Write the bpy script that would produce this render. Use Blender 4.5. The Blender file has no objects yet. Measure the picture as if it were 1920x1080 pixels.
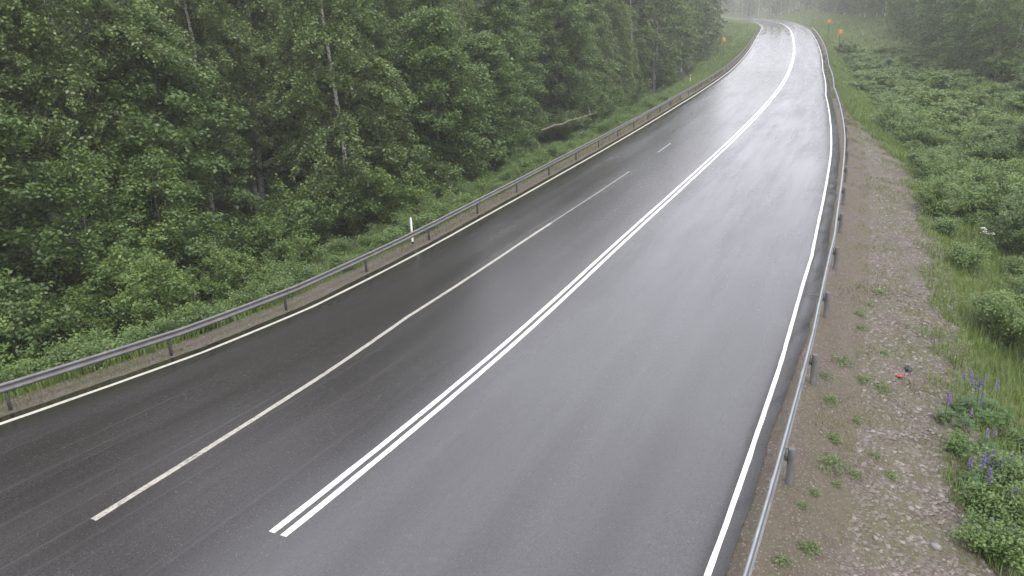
import bpy, math, random
import numpy as np
R_ = math.radians
C = bpy.context.scene.collection
scene = bpy.context.scene
rng = np.random.default_rng(7)
random.seed(7)

# ------------------------------------------------------------------ camera fit + road alignment
F_PX, PITCH, ROLL, CAM_H = 1475.27, 0.33448, -0.04219, 7.702
KN = [-12, 0, 10, 20, 30, 40, 52, 66, 82, 100, 125, 160, 200, 240, 280, 330, 390, 430, 480]
CV = [-.00539, -.00329, .00314, -.00117, -.00184, -.00154, -.00112, -.00155, -.00061, -.00054, -.00075, -.00017, -.00015, -.00046, -.0019, -.00297, -.00361, -.0036, 0]
GR = [-.03893, -.0299, .01587, .01628, .00507, -.00163, -.00256, -.00585, -.00933, .01316, .01589, .01809, -.00562, -.00517, .00465, .01068, -.00245, 0, 0]
BK = [-.05966, .01236, .03161, .03353, .0266, .01474, -.00286, -.0101, -.01063, -.0075, -.00938, -.00495, .00084, -.00107, -.00177, -.00236, -.00308, 0, 0]
FK = [-12, 4, 12, 20, 30, 42, 60, 90, 150, 260]
FL = [1.23202, -.2778, -.40656, -.37099, -.38246, -.3591, -.34565, -.13996, -.01909, -.09168]
FM = [-.88216, .07922, .03883, -.07883, -.16141, -.09911, -.0616, -.03948, -.02722, -.02178]
FR = [1.70188, 1.88065, 1.8553, 1.54562, 1.12985, .52042, -.34802, -.73938, -.50109, -.28284]
DS = 0.5
S = np.arange(-90, 620.01, DS)
cv = np.interp(S, KN, CV); cv[S < -14] = 0
gr = np.interp(S, KN, GR); gr[S < -14] = 0
i0 = int(np.argmin(abs(S)))
TH = np.cumsum(cv) * DS; TH = TH - TH[i0] + .4426
XS = np.cumsum(np.sin(TH)) * DS; XS = XS - XS[i0] - 1.4246
YS = np.cumsum(np.cos(TH)) * DS; YS = YS - YS[i0] + 15.35574
ZS = np.cumsum(gr) * DS; ZS = ZS - ZS[i0]
BS = np.interp(S, KN, BK)
WL = 7.09546 + np.interp(S, FK, FL)
WM = 3.48714 + np.interp(S, FK, FM)
WR = 4.50832 + np.interp(S, FK, FR)
GL, GRR = .567, .67015
def sv(a, s): return np.interp(s, S, a)
def ss(a, b, x):
    t = np.clip((np.asarray(x, float) - a) / (b - a), 0, 1); return t * t * (3 - 2 * t)
def wob(x, y, f, ph=0.0):
    return (np.sin(x * f + 1.3 * ph + 1.7 * np.sin(y * f * .7 + ph)) + np.sin(y * f * 1.13 + 2.1 * ph + 1.3 * np.sin(x * f * .6 - ph))) * .5
def prof(s, d):
    """ground height relative to the road's centre line at station s, offset d (right positive)"""
    s = np.asarray(s, float); d = np.asarray(d, float)
    wl, wr, bk = sv(WL, s), sv(WR, s), sv(BS, s)
    base = bk * np.clip(d, -(wl + 1), wr + .8)
    # left: gravel, then down a bank, forest floor below; far away the bank rises instead
    a = -d - (wl + 1.2)
    farL = ss(175, 250, s)
    near_l = -.32 * np.clip(a, 0, 5.5) - .12 * np.clip(a - 5.5, 0, 6)
    far_l = .16 * np.clip(a, 0, 9) + .04 * np.clip(a - 9, 0, 40)
    hl = np.where(a > 0, near_l * (1 - farL) + far_l * farL, 0)
    # right
    b = d - (wr + .9)
    farR = ss(105, 170, s)
    near_r = -.30 * np.clip(b, 0, 5.5) + .14 * np.clip(b - 7, 0, 30)
    far_r = -.1 * np.clip(b, 0, 1.5) + .27 * np.clip(b - 1.5, 0, 13) + .1 * np.clip(b - 14, 0, 60)
    hr = np.where(b > 0, near_r * (1 - farR) + far_r * farR, 0)
    out = ss(.3, 2.5, np.maximum(a, b))
    n = (.09 * wob(s, d, .9) + .05 * wob(s, d, 2.3, 1.0) + .025 * wob(s, d, 5.1, 2.0)) * out
    drop = -.035
    return base + hl + hr + n + drop
def pos(s, d, dz=0.0, ground=False, n=None):
    s = np.asarray(s, float); d = np.asarray(d, float)
    th = sv(TH, s)
    x = sv(XS, s) + np.cos(th) * d; y = sv(YS, s) - np.sin(th) * d
    z = sv(ZS, s) + (prof(s, d) if ground else sv(BS, s) * d) + dz
    return np.stack(np.broadcast_arrays(x, y, z), -1)
def inv(x, y):
    i = int(np.argmin((XS - x) ** 2 + (YS - y) ** 2))
    d = (x - XS[i]) * math.cos(TH[i]) - (y - YS[i]) * math.sin(TH[i])
    return S[i], d
cp, sp = math.cos(PITCH), math.sin(PITCH)
fwd = np.array([0, cp, -sp]); rt = np.array([1., 0, 0]); up = np.array([0, sp, cp])
cr, sr = math.cos(ROLL), math.sin(ROLL)
RT = cr * rt + sr * up; UP = -sr * rt + cr * up
def at(u, v):
    """the place on the ground that the photograph shows at (u, v): station, offset"""
    dirv = fwd + (u - 960) / F_PX * RT - (v - 540) / F_PX * UP
    for t in np.arange(6, 420, .12):
        P = np.array([0, 0, CAM_H]) + dirv * t
        s, d = inv(P[0], P[1])
        if P[2] < float(sv(ZS, s) + prof(s, d)): return float(s), float(d)
    return float(s), float(d)

# ------------------------------------------------------------------ mesh helpers
class MB:
    def __init__(self): self.v = []; self.f4 = []; self.f3 = []; self.m4 = []; self.m3 = []; self.n = 0
    def add(self, v, f, m=0):
        v = np.asarray(v, float).reshape(-1, 3); f = np.asarray(f, np.int64)
        if f.size:
            f = f + self.n
            if f.shape[1] == 4: self.f4.append(f); self.m4.append(np.full(len(f), m))
            else: self.f3.append(f); self.m3.append(np.full(len(f), m))
        self.v.append(v); self.n += len(v)
        return self
    def grid(self, P, m=0, flip=False):
        a, b = P.shape[:2]
        i = np.arange(a - 1)[:, None] * b + np.arange(b - 1)[None]
        q = np.stack([i, i + 1, i + b + 1, i + b], -1).reshape(-1, 4)
        return self.add(P.reshape(-1, 3), q[:, ::-1] if flip else q, m)
    def tube(self, pts, rad, n=6, m=0, cap=True):
        pts = np.asarray(pts, float); k = len(pts); rad = np.broadcast_to(np.asarray(rad, float), (k,))
        t = np.gradient(pts, axis=0); t /= np.linalg.norm(t, axis=1, keepdims=True) + 1e-9
        ref = np.where(abs(t[:, 2:3]) > .9, np.array([[1., 0, 0]]), np.array([[0, 0, 1.]]))
        a = np.cross(t, ref); a /= np.linalg.norm(a, axis=1, keepdims=True) + 1e-9
        b = np.cross(t, a)
        for j in range(1, k):                       # keep the frame from flipping
            pa = a[j - 1] - t[j] * np.dot(a[j - 1], t[j]); pa /= np.linalg.norm(pa) + 1e-9
            a[j] = pa; b[j] = np.cross(t[j], pa)
        an = np.arange(n) * 2 * math.pi / n
        ring = pts[:, None] + rad[:, None, None] * (np.cos(an)[None, :, None] * a[:, None] + np.sin(an)[None, :, None] * b[:, None])
        i = np.arange(k - 1)[:, None] * n + np.arange(n)[None]; j = np.arange(k - 1)[:, None] * n + (np.arange(n)[None] + 1) % n
        self.add(ring.reshape(-1, 3), np.stack([i, i + n, j + n, j], -1).reshape(-1, 4)[:, ::-1], m)
        if cap:
            for e, o in ((0, 1), (k - 1, -1)):
                r = ring[e]; c = pts[e]
                f = np.array([[q, (q + 1) % n, n] if o > 0 else [(q + 1) % n, q, n] for q in range(n)])
                self.add(np.vstack([r, c]), f, m)
        return self
    def box(self, c, sx, sy, sz, m=0, ax=None):
        X, Y, Z = ax if ax is not None else (np.array([1., 0, 0]), np.array([0, 1., 0]), np.array([0, 0, 1.]))
        c = np.asarray(c, float)
        v = [c + X * i * sx / 2 + Y * j * sy / 2 + Z * k * sz / 2 for k in (-1, 1) for j in (-1, 1) for i in (-1, 1)]
        return self.add(v, [[0, 2, 3, 1], [4, 5, 7, 6], [0, 1, 5, 4], [2, 6, 7, 3], [0, 4, 6, 2], [1, 3, 7, 5]], m)
    def leaves(self, P, size, width=.6, upb=.8, droop=.35, m=0, r=rng, fold=.12):
        n = len(P)
        if n == 0: return self
        nrm = r.normal(size=(n, 3)) * .62; nrm[:, 2] = abs(nrm[:, 2]) * .5 + upb
        nrm /= np.linalg.norm(nrm, axis=1, keepdims=True)
        ax = r.normal(size=(n, 3)); ax[:, 2] = ax[:, 2] * .4 - droop
        ax -= nrm * (ax * nrm).sum(1, keepdims=True); ax /= np.linalg.norm(ax, axis=1, keepdims=True) + 1e-9
        sd = np.cross(nrm, ax)
        L = (np.asarray(size) * r.uniform(.65, 1.3, n))[:, None]; W = L * width * .5
        up_ = nrm * L * fold
        v = np.stack([P, P + ax * L * .45 + sd * W + up_, P + ax * L, P + ax * L * .45 - sd * W + up_], 1).reshape(-1, 3)
        return self.add(v, np.arange(n * 4).reshape(n, 4), m)
    def mesh(self, name, mats, smooth=False):
        me = bpy.data.meshes.new(name)
        v = np.concatenate(self.v) if self.v else np.zeros((0, 3))
        f4 = np.concatenate(self.f4) if self.f4 else np.zeros((0, 4), int)
        f3 = np.concatenate(self.f3) if self.f3 else np.zeros((0, 3), int)
        me.vertices.add(len(v)); me.vertices.foreach_set('co', v.astype(np.float32).ravel())
        me.loops.add(f4.size + f3.size); me.loops.foreach_set('vertex_index', np.concatenate([f4.ravel(), f3.ravel()]).astype(np.int32))
        k = len(f4) + len(f3); me.polygons.add(k)
        ls = np.concatenate([np.arange(len(f4)) * 4, len(f4) * 4 + np.arange(len(f3)) * 3]).astype(np.int32)
        me.polygons.foreach_set('loop_start', ls)
        mi = np.concatenate((self.m4 or [np.zeros(0)]) + (self.m3 or [np.zeros(0)])).astype(np.int32)
        me.polygons.foreach_set('material_index', mi)
        if smooth: me.polygons.foreach_set('use_smooth', np.ones(k, bool))
        for m in (mats if isinstance(mats, (list, tuple)) else [mats]): me.materials.append(m)
        me.update(calc_edges=True); me.validate()
        return me
def obj(name, me, parent=None, loc=None, rz=0.0):
    o = bpy.data.objects.new(name, me); C.objects.link(o)
    if parent: o.parent = parent
    if loc is not None: o.location = loc
    if rz: o.rotation_euler[2] = rz
    return o
def tag(o, label=None, cat=None, group=None, kind=None):
    for k, v in (('label', label), ('category', cat), ('group', group), ('kind', kind)):
        if v: o[k] = v
    return o
def empty(name, loc, rz=0.0, label=None, cat=None, group=None, sc=1.0):
    o = bpy.data.objects.new(name, None); C.objects.link(o); o.empty_display_size = .3
    o.location = loc; o.rotation_euler = (0, 0, rz); o.scale = (sc, sc, sc) if np.isscalar(sc) else sc
    return tag(o, label, cat, group)
def struct(name, me): return tag(obj(name, me), kind='structure')
def attr(me, name, arr):
    a = me.attributes.new(name, 'FLOAT', 'POINT'); a.data.foreach_set('value', np.asarray(arr, np.float32).ravel())

# ------------------------------------------------------------------ materials
class NT:
    def __init__(self, name):
        self.m = bpy.data.materials.new(name); self.m.use_nodes = True
        self.t = self.m.node_tree; self.t.nodes.clear()
        self.out = self.t.nodes.new('ShaderNodeOutputMaterial')
    def n(self, typ, ins=None, **kw):
        nd = self.t.nodes.new('ShaderNode' + typ)
        for k, v in kw.items(): setattr(nd, k, v)
        for k, v in (ins or {}).items():
            sk = nd.inputs[k]
            if hasattr(v, 'is_linked') or isinstance(v, bpy.types.NodeSocket): self.t.links.new(v, sk)
            else: sk.default_value = v
        return nd
    def noise(self, vec, scale, detail=4, rough=.6, lo=None, hi=None):
        o = self.n('TexNoise', {'Vector': vec, 'Scale': scale, 'Detail': detail, 'Roughness': rough}).outputs['Fac']
        return self.rng(o, lo, hi) if lo is not None else o
    def rng(self, v, a, b, c=0., d=1.):
        return self.n('MapRange', {'Value': v, 'From Min': a, 'From Max': b, 'To Min': c, 'To Max': d}).outputs[0]
    def mix(self, f, a, b):
        nd = self.t.nodes.new('ShaderNodeMix'); nd.data_type = 'RGBA'
        for k, v in ((0, f), (6, a), (7, b)):
            if isinstance(v, bpy.types.NodeSocket): self.t.links.new(v, nd.inputs[k])
            else: nd.inputs[k].default_value = v if k == 0 else (*v, 1) if len(v) == 3 else v
        return nd.outputs[2]
    def math(self, op, a, b=0.):
        nd = self.t.nodes.new('ShaderNodeMath'); nd.operation = op
        for k, v in ((0, a), (1, b)):
            if isinstance(v, bpy.types.NodeSocket): self.t.links.new(v, nd.inputs[k])
            else: nd.inputs[k].default_value = v
        return nd.outputs[0]
    def attr(self, name): return self.n('Attribute', attribute_name=name).outputs['Fac']
    def xyz(self, x, y, z): return self.n('CombineXYZ', {'X': x, 'Y': y, 'Z': z}).outputs[0]
    def bump(self, h, strength, dist): return self.n('Bump', {'Height': h, 'Strength': strength, 'Distance': dist}).outputs[0]
    def pbr(self, **kw):
        nm = {'col': 'Base Color', 'rough': 'Roughness', 'metal': 'Metallic', 'spec': 'Specular IOR Level', 'normal': 'Normal', 'coat': 'Coat Weight', 'coatr': 'Coat Roughness', 'coatn': 'Coat Normal', 'ior': 'IOR'}
        ins = {}
        for k, v in kw.items():
            if k == 'col' and isinstance(v, tuple): v = (*v, 1)
            ins[nm[k]] = v
        return self.n('BsdfPrincipled', ins)
    def done(self, sh):
        self.t.links.new(sh.outputs[0], self.out.inputs[0]); return self.m

def mat_leaf(name, a, b, c, trans=.34, rough=.42, spec=.45):
    t = NT(name)
    ri = t.n('NewGeometry').outputs['Random Per Island']; ob = t.n('ObjectInfo').outputs['Random']
    P = t.n('TexCoord').outputs['Object']
    cl = t.noise(P, .9, 2, .5, .38, .62)
    col = t.mix(t.math('ADD', t.math('MULTIPLY', ri, .55), t.math('MULTIPLY', cl, .45)), a, b)
    col = t.mix(t.rng(ob, 0, 1, 0, .6), col, c)
    col = t.mix(t.math('MULTIPLY', cl, .28), col, tuple(1.5 * x for x in b))
    d = t.pbr(col=col, rough=rough, spec=spec)
    tr = t.n('BsdfTranslucent', {'Color': t.mix(.5, col, (.16, .24, .03))})
    return t.done(t.n('MixShader', {0: trans, 1: d.outputs[0], 2: tr.outputs[0]}))
M = {}
M['birch_leaf'] = mat_leaf('birch_leaf', (.090, .135, .043), (.142, .196, .062), (.108, .160, .056))
M['broad_leaf'] = mat_leaf('broad_leaf', (.066, .114, .034), (.114, .175, .050), (.086, .136, .046))
M['mid_leaf'] = mat_leaf('mid_leaf', (.070, .128, .030), (.120, .186, .046), (.09, .145, .045))
M['shrub_leaf'] = mat_leaf('shrub_leaf', (.083, .145, .030), (.142, .212, .048), (.104, .162, .045))
M['herb_leaf'] = mat_leaf('herb_leaf', (.078, .140, .032), (.125, .195, .050), (.105, .160, .055))
M['lupin_leaf'] = mat_leaf('lupin_leaf', (.050, .105, .026), (.085, .150, .042), (.065, .125, .035))
M['needle'] = mat_leaf('needle', (.018, .036, .016), (.032, .056, .024), (.024, .046, .02), .1)
M['grass'] = mat_leaf('grass_blade', (.082, .138, .024), (.138, .190, .042), (.102, .155, .034), .3)
M['dry_grass'] = mat_leaf('dry_grass_blade', (.10, .115, .035), (.17, .15, .07), (.12, .12, .045), .3)
M['umbel'] = mat_leaf('white_umbel', (.55, .58, .5), (.7, .7, .62), (.6, .62, .55), .3)
M['lupin_flower'] = mat_leaf('lupin_flower', (.12, .095, .22), (.20, .16, .33), (.16, .13, .27), .25)
M['lupin_pale'] = mat_leaf('lupin_pale_flower', (.20, .14, .27), (.30, .22, .38), (.25, .18, .33), .25)

def mat_bark(name, base, dark, sc, lo, hi, zs):
    t = NT(name); P = t.n('TexCoord').outputs['Object']
    mp = t.n('Mapping', {'Vector': P, 'Scale': (1, 1, zs)}).outputs[0]
    f = t.noise(mp, sc, 4, .65, lo, hi); g = t.noise(P, 2.0, 3, .6, .3, .7)
    col = t.mix(f, dark, base); col = t.mix(t.math('MULTIPLY', g, .35), col, tuple(x * .6 for x in base))
    return t.done(t.pbr(col=col, rough=.75, spec=.3, normal=t.bump(f, .5, .02)))
M['birch_bark'] = mat_bark('birch_bark', (.56, .54, .49), (.05, .045, .04), 5, .36, .5, 3.0)
M['grey_bark'] = mat_bark('grey_bark', (.15, .14, .12), (.05, .045, .04), 7, .3, .7, .6)
M['pine_bark'] = mat_bark('pine_bark', (.15, .115, .085), (.05, .04, .033), 6, .3, .7, .5)
M['twig_bark'] = mat_bark('twig_bark', (.075, .06, .05), (.03, .026, .022), 7, .3, .7, .6)
M['dead_wood'] = mat_bark('dead_wood', (.30, .27, .22), (.12, .10, .08), 8, .3, .7, .4)

def mat_asphalt():
    t = NT('wet_asphalt')
    s, d = t.attr('s'), t.attr('d')
    P = t.n('NewGeometry').outputs['Position']
    vr = t.xyz(t.math('MULTIPLY', s, .06), t.math('MULTIPLY', d, 1.6), 0.)
    vr2 = t.xyz(t.math('MULTIPLY', s, .22), t.math('MULTIPLY', d, 7.), 3.)
    streak = t.noise(vr, 1.0, 4, .6, .34, .66)
    fine = t.noise(vr2, 1.0, 3, .6, .35, .65)
    big = t.noise(P, .13, 3, .55, .35, .65)
    grain = t.n('TexVoronoi', {'Vector': P, 'Scale': 70.}).outputs['Color']
    gsep = t.n('SeparateColor', {0: grain}).outputs[0]
    grit = t.noise(P, 38., 3, .7, .3, .7)
    left = t.rng(d, -.9, .6, 1., 0.)                       # left lanes: coarser grain, and the trees' dark reflection painted into the colour
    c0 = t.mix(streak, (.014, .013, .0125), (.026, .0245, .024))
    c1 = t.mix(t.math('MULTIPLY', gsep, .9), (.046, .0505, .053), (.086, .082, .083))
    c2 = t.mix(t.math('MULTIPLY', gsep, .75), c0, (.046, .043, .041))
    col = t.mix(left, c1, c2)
    thin = t.noise(t.xyz(t.math('MULTIPLY', s, .035), t.math('MULTIPLY', d, 5.5), 7.), 1.0, 5, .65, .56, .74)
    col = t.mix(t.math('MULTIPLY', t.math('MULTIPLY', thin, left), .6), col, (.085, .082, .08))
    ph = t.math('MULTIPLY', t.math('ADD', d, t.rng(left, 0, 1, -1.45, 1.0)), 3.808)
    trk = t.rng(t.math('COSINE', ph), -.2, 1., 0, 1)
    wet = t.noise(t.xyz(t.math('MULTIPLY', s, .09), t.math('MULTIPLY', d, .7), 11.), 1.0, 4, .62, .38, .64)
    col = t.mix(t.math('MULTIPLY', trk, .22), col, (.018, .017, .017))
    spk = t.rng(gsep, .984, .996)
    col = t.mix(t.math('MULTIPLY', spk, .5), col, (.16, .155, .15))
    rr = t.math('ADD', t.math('MULTIPLY', streak, .05), t.math('MULTIPLY', big, .06))
    rr = t.math('ADD', rr, t.math('MULTIPLY', fine, .015))
    rr = t.math('ADD', rr, t.math('MULTIPLY', wet, .12))
    rr = t.math('SUBTRACT', rr, t.math('MULTIPLY', trk, .05))
    rough = t.math('ADD', rr, t.rng(left, 0, 1, .14, .07))
    nb = t.bump(t.math('ADD', grit, t.math('MULTIPLY', gsep, .8)), t.rng(left, 0, 1, .14, .20), .006)
    return t.done(t.pbr(col=col, rough=rough, spec=.5, ior=1.37, normal=nb))
M['asphalt'] = mat_asphalt()

def mat_paint(name, wear, base=(.78, .77, .73)):
    t = NT(name); P = t.n('NewGeometry').outputs['Position']
    w = t.noise(P, 14., 5, .75, .5 - .3 * (1 - wear), .62)
    w2 = t.noise(P, 1.1, 3, .6, .3, .72)
    m = t.math('MULTIPLY', w, t.math('ADD', .45, t.math('MULTIPLY', w2, .7)))
    col = t.mix(t.math('MULTIPLY', m, wear), base, (.07, .068, .066))
    return t.done(t.pbr(col=col, rough=.38, spec=.5, normal=t.bump(t.noise(P, 40., 3), .3, .004)))
M['paint'] = mat_paint('road_paint', .6, (.70, .69, .66))
M['paint_left'] = mat_paint('edge_paint_yellowish', .45, (.52, .50, .42))
M['paint_worn'] = mat_paint('worn_road_paint', 1.0, (.34, .325, .275))

M['paint_faint'] = mat_paint('faint_road_paint', 1.0, (.16, .155, .14))

def mat_ground():
    t = NT('verge_ground')
    P = t.n('NewGeometry').outputs['Position']
    gv, gs, sl = t.attr('gravel'), t.attr('grass'), t.attr('stony')
    n1 = t.noise(P, .7, 4, .6); n2 = t.noise(P, 4., 4, .65); n3 = t.noise(P, 22., 3, .7)
    vor = t.n('TexVoronoi', {'Vector': P, 'Scale': 17.}); vc = t.n('SeparateColor', {0: vor.outputs['Color']}).outputs[0]
    vor2 = t.n('TexVoronoi', {'Vector': P, 'Scale': 42.}); vc2 = t.n('SeparateColor', {0: vor2.outputs['Color']}).outputs[1]
    dirt = t.mix(t.rng(n2, .3, .7), (.054, .038, .029), (.086, .065, .051))
    dirt = t.mix(t.math('MULTIPLY', vc2, .55), dirt, (.13, .108, .095))
    dirt = t.mix(t.rng(vc2, .93, .97, 0, .7), dirt, (.24, .22, .20))
    stones = t.mix(vc, (.048, .039, .031), (.140, .122, .104))
    dirt = t.mix(t.math('MULTIPLY', sl, t.rng(n2, .38, .55)), dirt, stones)
    moss = t.mix(n3, (.040, .055, .016), (.092, .092, .032))
    mossm = t.math('MULTIPLY', t.rng(n1, .38, .54), t.rng(n3, .3, .6))
    grav = t.mix(t.math('MULTIPLY', mossm, t.rng(sl, 0, 1, .45, .8)), dirt, moss)
    turf = t.mix(t.rng(n2, .3, .7), (.042, .062, .016), (.085, .098, .03))
    floor = t.mix(t.rng(n2, .3, .7), (.022, .030, .011), (.045, .062, .020))
    col = t.mix(t.rng(t.math('ADD', gs, t.math('MULTIPLY', t.math('SUBTRACT', n2, .5), .9)), .35, .65), floor, turf)
    col = t.mix(t.rng(t.math('ADD', gv, t.math('MULTIPLY', t.math('SUBTRACT', n2, .5), .8)), .38, .62), col, grav)
    h = t.math('ADD', t.math('MULTIPLY', vor.outputs['Distance'], -1.2), n3)
    return t.done(t.pbr(col=col, rough=.75, spec=.3, normal=t.bump(h, .7, .03)))
M['ground'] = mat_ground()

def mat_steel(name, base, rough, metal=.75):
    t = NT(name); P = t.n('NewGeometry').outputs['Position']
    n = t.noise(P, 3., 4, .6, .3, .7)
    col = t.mix(n, base, tuple(x * .72 for x in base))
    return t.done(t.pbr(col=col, rough=t.rng(n, 0, 1, rough, rough + .14), metal=metal, spec=.5))
M['steel'] = mat_steel('galvanised_steel', (.34, .36, .37), .36)
M['dull_steel'] = mat_steel('dull_galvanised_steel', (.165, .163, .16), .46, .35)
M['post_steel'] = mat_steel('weathered_post_steel', (.09, .093, .098), .5, .4)
M['post_wood'] = mat_bark('weathered_post', (.15, .148, .14), (.07, .068, .064), 9, .3, .7, .3)
M['bolt'] = mat_steel('bolt_steel', (.22, .22, .22), .4)
def mat_plain(name, col, rough=.5, metal=0., var=.25):
    t = NT(name); P = t.n('TexCoord').outputs['Object']
    c = t.mix(t.noise(P, 9., 4, .6, .3, .7), col, tuple(x * (1 - var) for x in col))
    return t.done(t.pbr(col=c, rough=rough, metal=metal, spec=.45))
M['white_plastic'] = mat_plain('white_plastic', (.72, .71, .69), .4, 0, .12)
M['black_plastic'] = mat_plain('black_plastic', (.03, .03, .032), .45)
M['sign_yellow'] = mat_plain('sign_yellow', (.42, .22, .04), .4, 0, .06)
M['sign_pale'] = mat_plain('sign_pale_yellow', (.55, .40, .16), .4, 0, .06)
M['sign_red'] = mat_plain('sign_red_border', (.38, .19, .04), .4, 0, .06)
M['sign_back'] = mat_plain('sign_back', (.25, .25, .25), .5, .3)
M['litter_red'] = mat_plain('litter_red', (.36, .075, .07), .5)
M['litter_black'] = mat_plain('litter_black', (.02, .016, .018), .4)
def mat_stone():
    t = NT('stone'); ri = t.n('NewGeometry').outputs['Random Per Island']; P = t.n('TexCoord').outputs['Object']
    ramp = t.n('ValToRGB', {0: ri}); e = ramp.color_ramp.elements
    e[0].color = (.05, .042, .036, 1); e[1].color = (.23, .205, .18, 1)
    for p_, c_ in ((.35, (.095, .08, .068, 1)), (.6, (.115, .082, .068, 1)), (.8, (.13, .13, .115, 1))):
        x = e.new(p_); x.color = c_
    col = t.mix(t.noise(P, 14., 3, .6, .3, .8), ramp.outputs[0], (.13, .115, .10))
    return t.done(t.pbr(col=col, rough=.6, spec=.4))
M['stone'] = mat_stone()
M['pale_stone'] = mat_plain('pale_stone', (.20, .188, .17), .6)

# ------------------------------------------------------------------ ground, road, markings
sg = np.concatenate([np.arange(-88, -14, 3.), np.arange(-14, 60, .5), np.arange(60, 140, 1.), np.arange(140, 440, 2.5), np.arange(440, 616, 6.)])
colsL = [-170, -120, -85, -60, -45, -36, -30, -26, -23]
fine = np.concatenate([np.arange(-20.5, -11, .8), np.arange(-11, -6, .35), np.arange(-5, 4, 1.5), np.arange(4, 14, .35), np.arange(14, 22, .8)])
dg = np.concatenate([colsL, fine, [23, 26, 30, 36, 45, 60, 90, 130, 190, 260]])
SG, DG = np.meshgrid(sg, dg, indexing='ij')
PG = pos(SG, DG, 0, True)
mb = MB().grid(PG, flip=True)
me = mb.mesh('ground', M['ground'], True)
wl, wr = sv(WL, SG), sv(WR, SG)
a, b = -DG - wl, DG - wr
gravL = 1 - ss(1.0, 1.7, a)
gr_w = np.interp(SG, [-20, 0, 8, 20, 32, 42, 58, 400], [3.9, 3.9, 3.5, 3.7, 3.4, 2.0, 1.1, 1.0])
gravR = 1 - ss(gr_w - .25, gr_w + .35, b + .4 * wob(SG, DG, .8, 4) + .25 * wob(SG, DG, 2.1, 6))
grav = np.where(DG < 0, gravL, gravR)
grassL = (1 - ss(3.0, 4.5, a)) * (1 - ss(60, 180, SG)) + (1 - ss(9, 12, a)) * ss(60, 180, SG)
grassR = (1 - ss(9, 14, b)) * (1 - ss(60, 100, SG)) + (1 - ss(18, 24, b)) * ss(60, 100, SG)
attr(me, 'gravel', grav); attr(me, 'grass', np.where(DG < 0, grassL, grassR))
attr(me, 'stony', np.where(DG > 0, ss(1.2, 2.2, b), .55 * ss(.3, .6, a)))
struct('ground', me)

sr_ = np.concatenate([np.arange(-60, -14, 2.), np.arange(-14, 70, .25), np.arange(70, 480, 1.)])
wl, wr = sv(WL, sr_), sv(WR, sr_)
jit = lambda amp, ph: amp * (wob(sr_, sr_ * .3, 2.1, ph) + .8 * wob(sr_, sr_, 5.7, ph + 1) + .6 * rng.normal(size=len(sr_)) * .5)
eL = -(wl + .34 + jit(.02, 1)); eR = wr + np.interp(sr_, [-5, 2, 5, 8, 20, 60], [.25, .25, .38, .46, .42, .35]) + jit(.022, 3)
uu = np.linspace(0, 1, 15)
DR_ = eL[:, None] + (eR - eL)[:, None] * uu[None]
SRr = np.repeat(sr_[:, None], 15, 1)
PR_ = pos(SRr, DR_)
skL = PR_[:, :1] + np.array([0, 0, -.12]); skR = PR_[:, -1:] + np.array([0, 0, -.12])
PR2 = np.concatenate([skL, PR_, skR], 1)
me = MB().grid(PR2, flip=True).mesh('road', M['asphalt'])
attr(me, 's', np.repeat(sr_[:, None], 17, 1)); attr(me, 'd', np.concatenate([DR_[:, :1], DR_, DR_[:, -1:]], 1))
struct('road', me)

def stripe(name, segs, dfun, w, mat, z=.004):
    m = MB()
    for s0, s1 in segs:
        s = np.arange(s0, s1 + .01, .25 if s1 < 120 else .5)
        d = dfun(s) + .004 * wob(s, s, 3.0, 2)
        ww = w / 2 + .004 * wob(s, s * .3, 7.0, 5)
        m.grid(np.stack([pos(s, d - ww, z), pos(s, d + ww, z)], 1), flip=True)
    return struct(name, m.mesh(name, mat))
sD = at(516, 1008)[0]; sM = at(182, 971)[0]; sM2 = at(1190, 317)[0]; sM3 = at(1229, 288)[0]
stripe('left_edge_line', [(-40, 470)], lambda s: -sv(WL, s), .12, M['paint_left'])
stripe('right_edge_line', [(-40, 470)], lambda s: sv(WR, s), .088, M['paint'])
stripe('left_centre_line', [(sD, 470)], lambda s: 0 * s - .115, .125, M['paint'])
stripe('right_centre_line', [(sD, 470)], lambda s: 0 * s + .115, .125, M['paint'])
stripe('lane_line', [(sM, sM2 - 11)], lambda s: -sv(WM, s), .125, M['paint_worn'])
stripe('faded_lane_line', [(sM2 - 11, sM2 - 1), (sM3, sM3 + 3)], lambda s: -sv(WM, s), .105, M['paint_faint'])

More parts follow.
